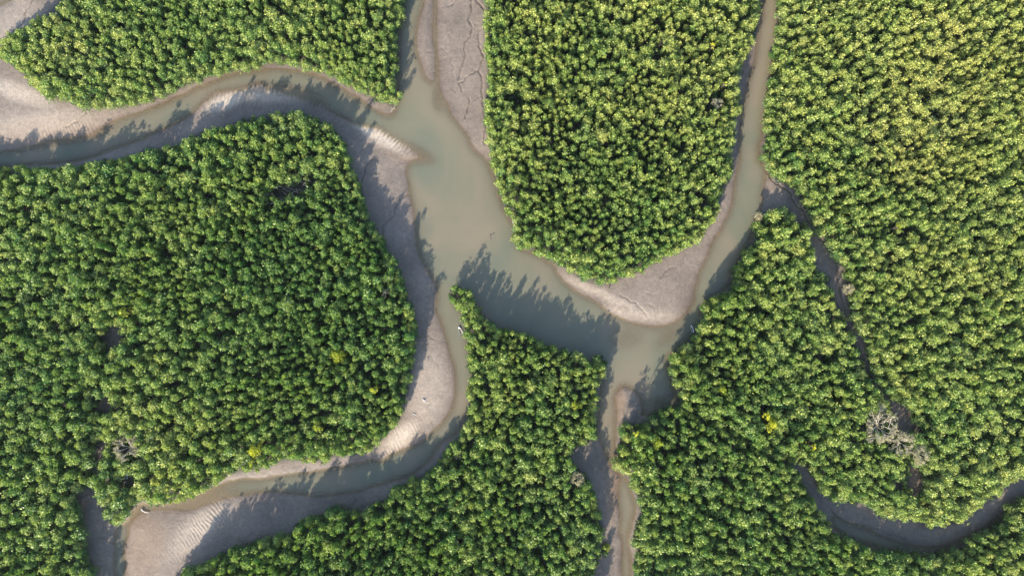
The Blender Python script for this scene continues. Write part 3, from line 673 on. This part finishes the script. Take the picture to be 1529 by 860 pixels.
a = me.attributes.new('tsize', 'FLOAT_VECTOR', 'POINT')
a.data.foreach_set('vector', np.stack([pts[:, 3], pts[:, 3], pts[:, 2] / 11], 1).astype(np.float32).ravel())
a = me.attributes.new('trot', 'FLOAT_VECTOR', 'POINT')
a.data.foreach_set('vector', np.stack([rng.normal(0, .04, n), rng.normal(0, .04, n), rng.uniform(0, 6.28, n)], 1).astype(np.float32).ravel())
a = me.attributes.new('tkind', 'INT', 'POINT'); a.data.foreach_set('value', np.array(kinds, np.int32))
TONE = [(450,430,-1.,150),(330,260,-.5,90),(560,560,-.7,90),(60,350,-.35,100),(60,650,-.45,140),(250,680,.05,80),(930,120,.35,170),(920,280,-.15,100),(900,400,.25,50),
 (1400,80,1.,200),(1250,120,.75,150),(1450,300,.75,150),(1300,400,.35,120),(1420,600,.25,130),(1180,500,.15,80),(1080,740,-.25,110),(1300,840,-.4,100),(780,680,-.4,110),(600,800,-.6,110),(760,520,.05,60),(60,80,.35,80),(250,60,.1,100),(480,60,.1,120),(540,140,.3,50)]
sw = np.full(n, 1e-6); st = np.zeros(n)
for (cx_, cy_, t_, r_) in TONE:
    ww_ = 1 / (((pts[:, 0] - cx_) ** 2 + (pts[:, 1] - cy_) ** 2) / (r_ * r_) + .1) ** 1.5
    sw += ww_; st += ww_ * t_
a = me.attributes.new('tone', 'FLOAT', 'POINT'); a.data.foreach_set('value', (st / sw + .75 * fbm(pts[:, 0], pts[:, 1], 67, 75, 3) + .22 * rng.normal(size=n)).astype(np.float32))
fo = link('mangrove_forest', me)
tag(fo, 'dense green mangrove forest covering all the land between the creeks', 'forest', kind='stuff')
ng = bpy.data.node_groups.new('forest_scatter', 'GeometryNodeTree')
ng.interface.new_socket('Geometry', in_out='INPUT', socket_type='NodeSocketGeometry')
ng.interface.new_socket('Geometry', in_out='OUTPUT', socket_type='NodeSocketGeometry')
gi = ng.nodes.new('NodeGroupInput'); go = ng.nodes.new('NodeGroupOutput')
iop = ng.nodes.new('GeometryNodeInstanceOnPoints'); ci = ng.nodes.new('GeometryNodeCollectionInfo')
ci.inputs['Collection'].default_value = PCOL; ci.inputs['Separate Children'].default_value = True; ci.inputs['Reset Children'].default_value = True
def na(name, typ):
    x = ng.nodes.new('GeometryNodeInputNamedAttribute'); x.data_type = typ; x.inputs[0].default_value = name; return x.outputs['Attribute']
ng.links.new(gi.outputs[0], iop.inputs['Points']); ng.links.new(ci.outputs[0], iop.inputs['Instance'])
iop.inputs['Pick Instance'].default_value = True
ng.links.new(na('tkind', 'INT'), iop.inputs['Instance Index']); ng.links.new(na('tsize', 'FLOAT_VECTOR'), iop.inputs['Scale'])
e2r = ng.nodes.new('FunctionNodeEulerToRotation'); ng.links.new(na('trot', 'FLOAT_VECTOR'), e2r.inputs[0]); ng.links.new(e2r.outputs[0], iop.inputs['Rotation'])
ng.links.new(iop.outputs[0], go.inputs[0])
fo.modifiers.new('scatter', 'NODES').node_group = ng

# ------------------------------------------------------------------ boats and driftwood
def hull(Lb, Bm, D, t=.05):
    n, k = 15, 9; Vs = []
    for sh in (0, 1):                     # outer and inner shell
        for i in range(n):
            u = i / (n - 1); y = (u - .5) * Lb * (1 if not sh else .965)
            w = Bm / 2 * (1 - max(0, (u - .45) / .55) ** 2.2) * (.86 + .14 * min(1, u / .3)) + .02
            if sh: w = max(w - t, .01)
            dz = .28 * max(0, (u - .5) / .5) ** 2
            for j in range(k):
                a = pi * j / (k - 1); c = cos(a); s_ = sin(a)
                x = w * (abs(c) ** .7) * (1 if c > 0 else -1)
                z = dz - (D - (t if sh else 0)) * s_ ** .6 + D * .65 + (.0 if not sh else .004)
                Vs.append((x, y, z))
    Q = []
    for sh in (0, 1):
        o = sh * n * k
        for i in range(n - 1):
            for j in range(k - 1):
                f = (o + i * k + j, o + (i + 1) * k + j, o + (i + 1) * k + j + 1, o + i * k + j + 1)
                Q.append(f if sh else f[::-1])
    o = n * k
    for i in range(n - 1):
        for j in (0, k - 1): Q.append((i * k + j, (i + 1) * k + j, o + (i + 1) * k + j, o + i * k + j))
    for j in range(k - 1):
        for i in (0, n - 1): Q.append((i * k + j, i * k + j + 1, o + i * k + j + 1, o + i * k + j))
    return np.array(Vs), np.array(Q)
def box(cx, cy, cz, sx, sy, sz):
    v = np.array([(cx + a * sx / 2, cy + b * sy / 2, cz + c * sz / 2) for c in (-1, 1) for b in (-1, 1) for a in (-1, 1)])
    return v, np.array([(0, 2, 3, 1), (4, 5, 7, 6), (0, 1, 5, 4), (2, 6, 7, 3), (0, 4, 6, 2), (1, 3, 7, 5)])
def skiff(px, py, Lb, Bm, ang, label):
    r = empty('skiff', (*W(px, py), .02), radians(ang)); tag(r, label, 'boat', 'white skiffs moored at the banks')
    v, q = hull(Lb, Bm, .55); hl = link('hull', mesh_from('hull', v, q, [M_HULL], smooth=True), r)
    nr = 15; rim = []
    for sgn in (-1, 1):
        P = []
        for i in range(nr):
            u = i / (nr - 1); w = Bm / 2 * (1 - max(0, (u - .45) / .55) ** 2.2) * (.86 + .14 * min(1, u / .3)) + .03
            P.append((sgn * w, (u - .5) * Lb, .36 + .28 * max(0, (u - .5) / .5) ** 2))
        rim.append(tube(P, [.045] * nr, 5))
    v, q = join(rim); link('gunwale', mesh_from('gunwale', v, q, [M_BLUE], smooth=True), hl)
    for u in (-.28, .02, .24):
        v, q = box(0, u * Lb, .22, Bm * .88, .26, .04); link('seat', mesh_from('seat', v, q, [M_WOOD]), r)
    v, q = box(0, .36 * Lb, .42, Bm * .5, .5, .03); link('foredeck', mesh_from('foredeck', v, q, [M_HULL]), r)
    mo = [box(0, -.5 * Lb - .16, .55, .26, .36, .32), box(0, -.5 * Lb - .14, .1, .1, .14, .7)]
    v, q = join(mo); link('outboard_motor', mesh_from('outboard_motor', v, q, [M_MOTOR]), r)
skiff(687.4, 494, 4.0, 1.35, 22, 'white skiff in the sun against the left bank of the pointed forest')
skiff(1033, 491, 3.4, 1.0, 14, 'white skiff in the shade below the pale mud point, by the wedge forest')
def log(name, P, r, mat, label, cat='driftwood', limbs=(), group=None):
    x0, y0 = P[0][:2]; z0 = max(gz(x0, y0), 0)
    o = empty(name, (*W(x0, y0), z0)); tag(o, label, cat, group)
    pts = [((x - x0) * S, -(y - y0) * S, z) for (x, y, z) in P]
    n = len(pts)
    v, q = tube(pts, [r * (1 - .6 * i / (n - 1)) for i in range(n)], 7); link('trunk', mesh_from('trunk', v, q, [mat], smooth=True), o)
    for lb in limbs:
        lp = [((x - x0) * S, -(y - y0) * S, z) for (x, y, z) in lb]
        v, q = tube(lp, [r * .6, r * .42, r * .2][:len(lp)], 5); link('branch', mesh_from('branch', v, q, [mat], smooth=True), o)
log('driftwood', [(212,759,.35),(214,762,.4),(218,764,.4),(223,764.5,.3)], .30, M_DEAD, 'curved white driftwood on the brown shallows at the lower left')
log('sunken_log', [(737,349,.18),(733.5,353,.12),(729.5,357,-.1)], .22, M_BARK, 'short dark log breaking the surface of the middle river', limbs=[[(733.5,353,.1),(731,351,.35)],[(732,355,.1),(733,358,.25)]])
log('driftwood', [(632,595,.25),(634,598,.3),(636,600,.2)], .22, M_DEAD, 'small white driftwood on the long grey mudbar', limbs=[[(634,598,.3),(631,599,.35)],[(634,597,.3),(637,596,.3)]])
log('driftwood', [(618,617,.15),(621,619,.2)], .2, M_DEAD, 'tiny pale driftwood on mud near the lower left of the mudbar')
log('fallen_log', [(766,331,2.6),(767.5,337,1.3),(769,343,.1)], .28, M_DEAD, 'pale trunk leaning over the water on the upper middle bank', 'fallen tree')
log('fallen_tree', [(176,711,.6),(178,705,1.8),(184,702,2.4),(193,704,2.0),(200,707,1.0)], .34, M_DEAD, 'fallen white tree arched over the dark hollow below the tan grey bare tree', 'fallen tree',
    limbs=[[(184,702,2.4),(188,706,2.2),(194,709,1.6)],[(178,712,.9),(185,713,1.2),(194,712,1.0)],[(193,704,2.),(196,709,2.2),(195,713,1.9)],[(166,725,.6),(170,722,.9),(173,724,.7)]])
log('fallen_log', [(583,168,.3),(588,163,.9),(592,158,1.6)], .13, M_TWIG, 'grey branch lying across the tip of the mud point', 'fallen tree', limbs=[[(588,163,.9),(591,164,.8)],[(586,165,.6),(584,161,.7)]])
log('fallen_log', [(1302,764,.3),(1307,771,.6),(1312,777,.4)], .24, M_TWIG, 'pale log on the shaded bank of the lower right creek', 'fallen tree')

# ------------------------------------------------------------------ air
m, nt, out = newmat('air')
pv = nt.nodes.new('ShaderNodeVolumePrincipled'); pv.inputs['Color'].default_value = (.86, .92, 1, 1); pv.inputs['Density'].default_value = .000018; pv.inputs['Anisotropy'].default_value = .25
nt.links.new(pv.outputs[0], out.inputs['Volume'])
v, q = box(0, 0, 157, 6200, 6200, 324)
hz_o = link('haze', mesh_from('haze', v, q, [m])); hz_o['kind'] = 'stuff'
# ------------------------------------------------------------------ light, camera
EL, AZ = radians(26), math.atan2(-.90, -.43)         # the sun stands to the lower left
w = bpy.data.worlds.new('World'); SC.world = w; w.use_nodes = True
nt = w.node_tree; bg = nt.nodes['Background']
sk = nt.nodes.new('ShaderNodeTexSky'); sk.sky_type = 'NISHITA'; sk.sun_disc = False
sk.sun_elevation = EL; sk.sun_rotation = pi / 2 - AZ
nt.links.new(sk.outputs[0], bg.inputs[0]); bg.inputs[1].default_value = .15
sl = bpy.data.lights.new('sun', 'SUN'); sl.energy = 4.0; sl.angle = radians(.5); sl.color = (1, .88, .72)
so = bpy.data.objects.new('sun', sl); COL.objects.link(so)
from mathutils import Vector
so.rotation_euler = Vector((cos(AZ) * cos(EL), sin(AZ) * cos(EL), sin(EL))).to_track_quat('Z', 'Y').to_euler()
so.location = (-60, -120, 200)
cam = bpy.data.cameras.new('camera'); co = bpy.data.objects.new('camera', cam); COL.objects.link(co)
cam.lens = 24; cam.sensor_width = 36; cam.clip_end = 8000; cam.clip_start = 1
co.location = (0, 0, H); co.rotation_euler = (0, 0, 0); SC.camera = co
vs = SC.view_settings; vs.view_transform = 'Standard'; vs.look = 'None'; vs.gamma = 1; vs.use_curve_mapping = False; vs.exposure = 1.7
cy = SC.cycles; cy.max_bounces = 5; cy.diffuse_bounces = 3; cy.glossy_bounces = 2; cy.transmission_bounces = 2; cy.transparent_max_bounces = 6
cy.use_denoising = True
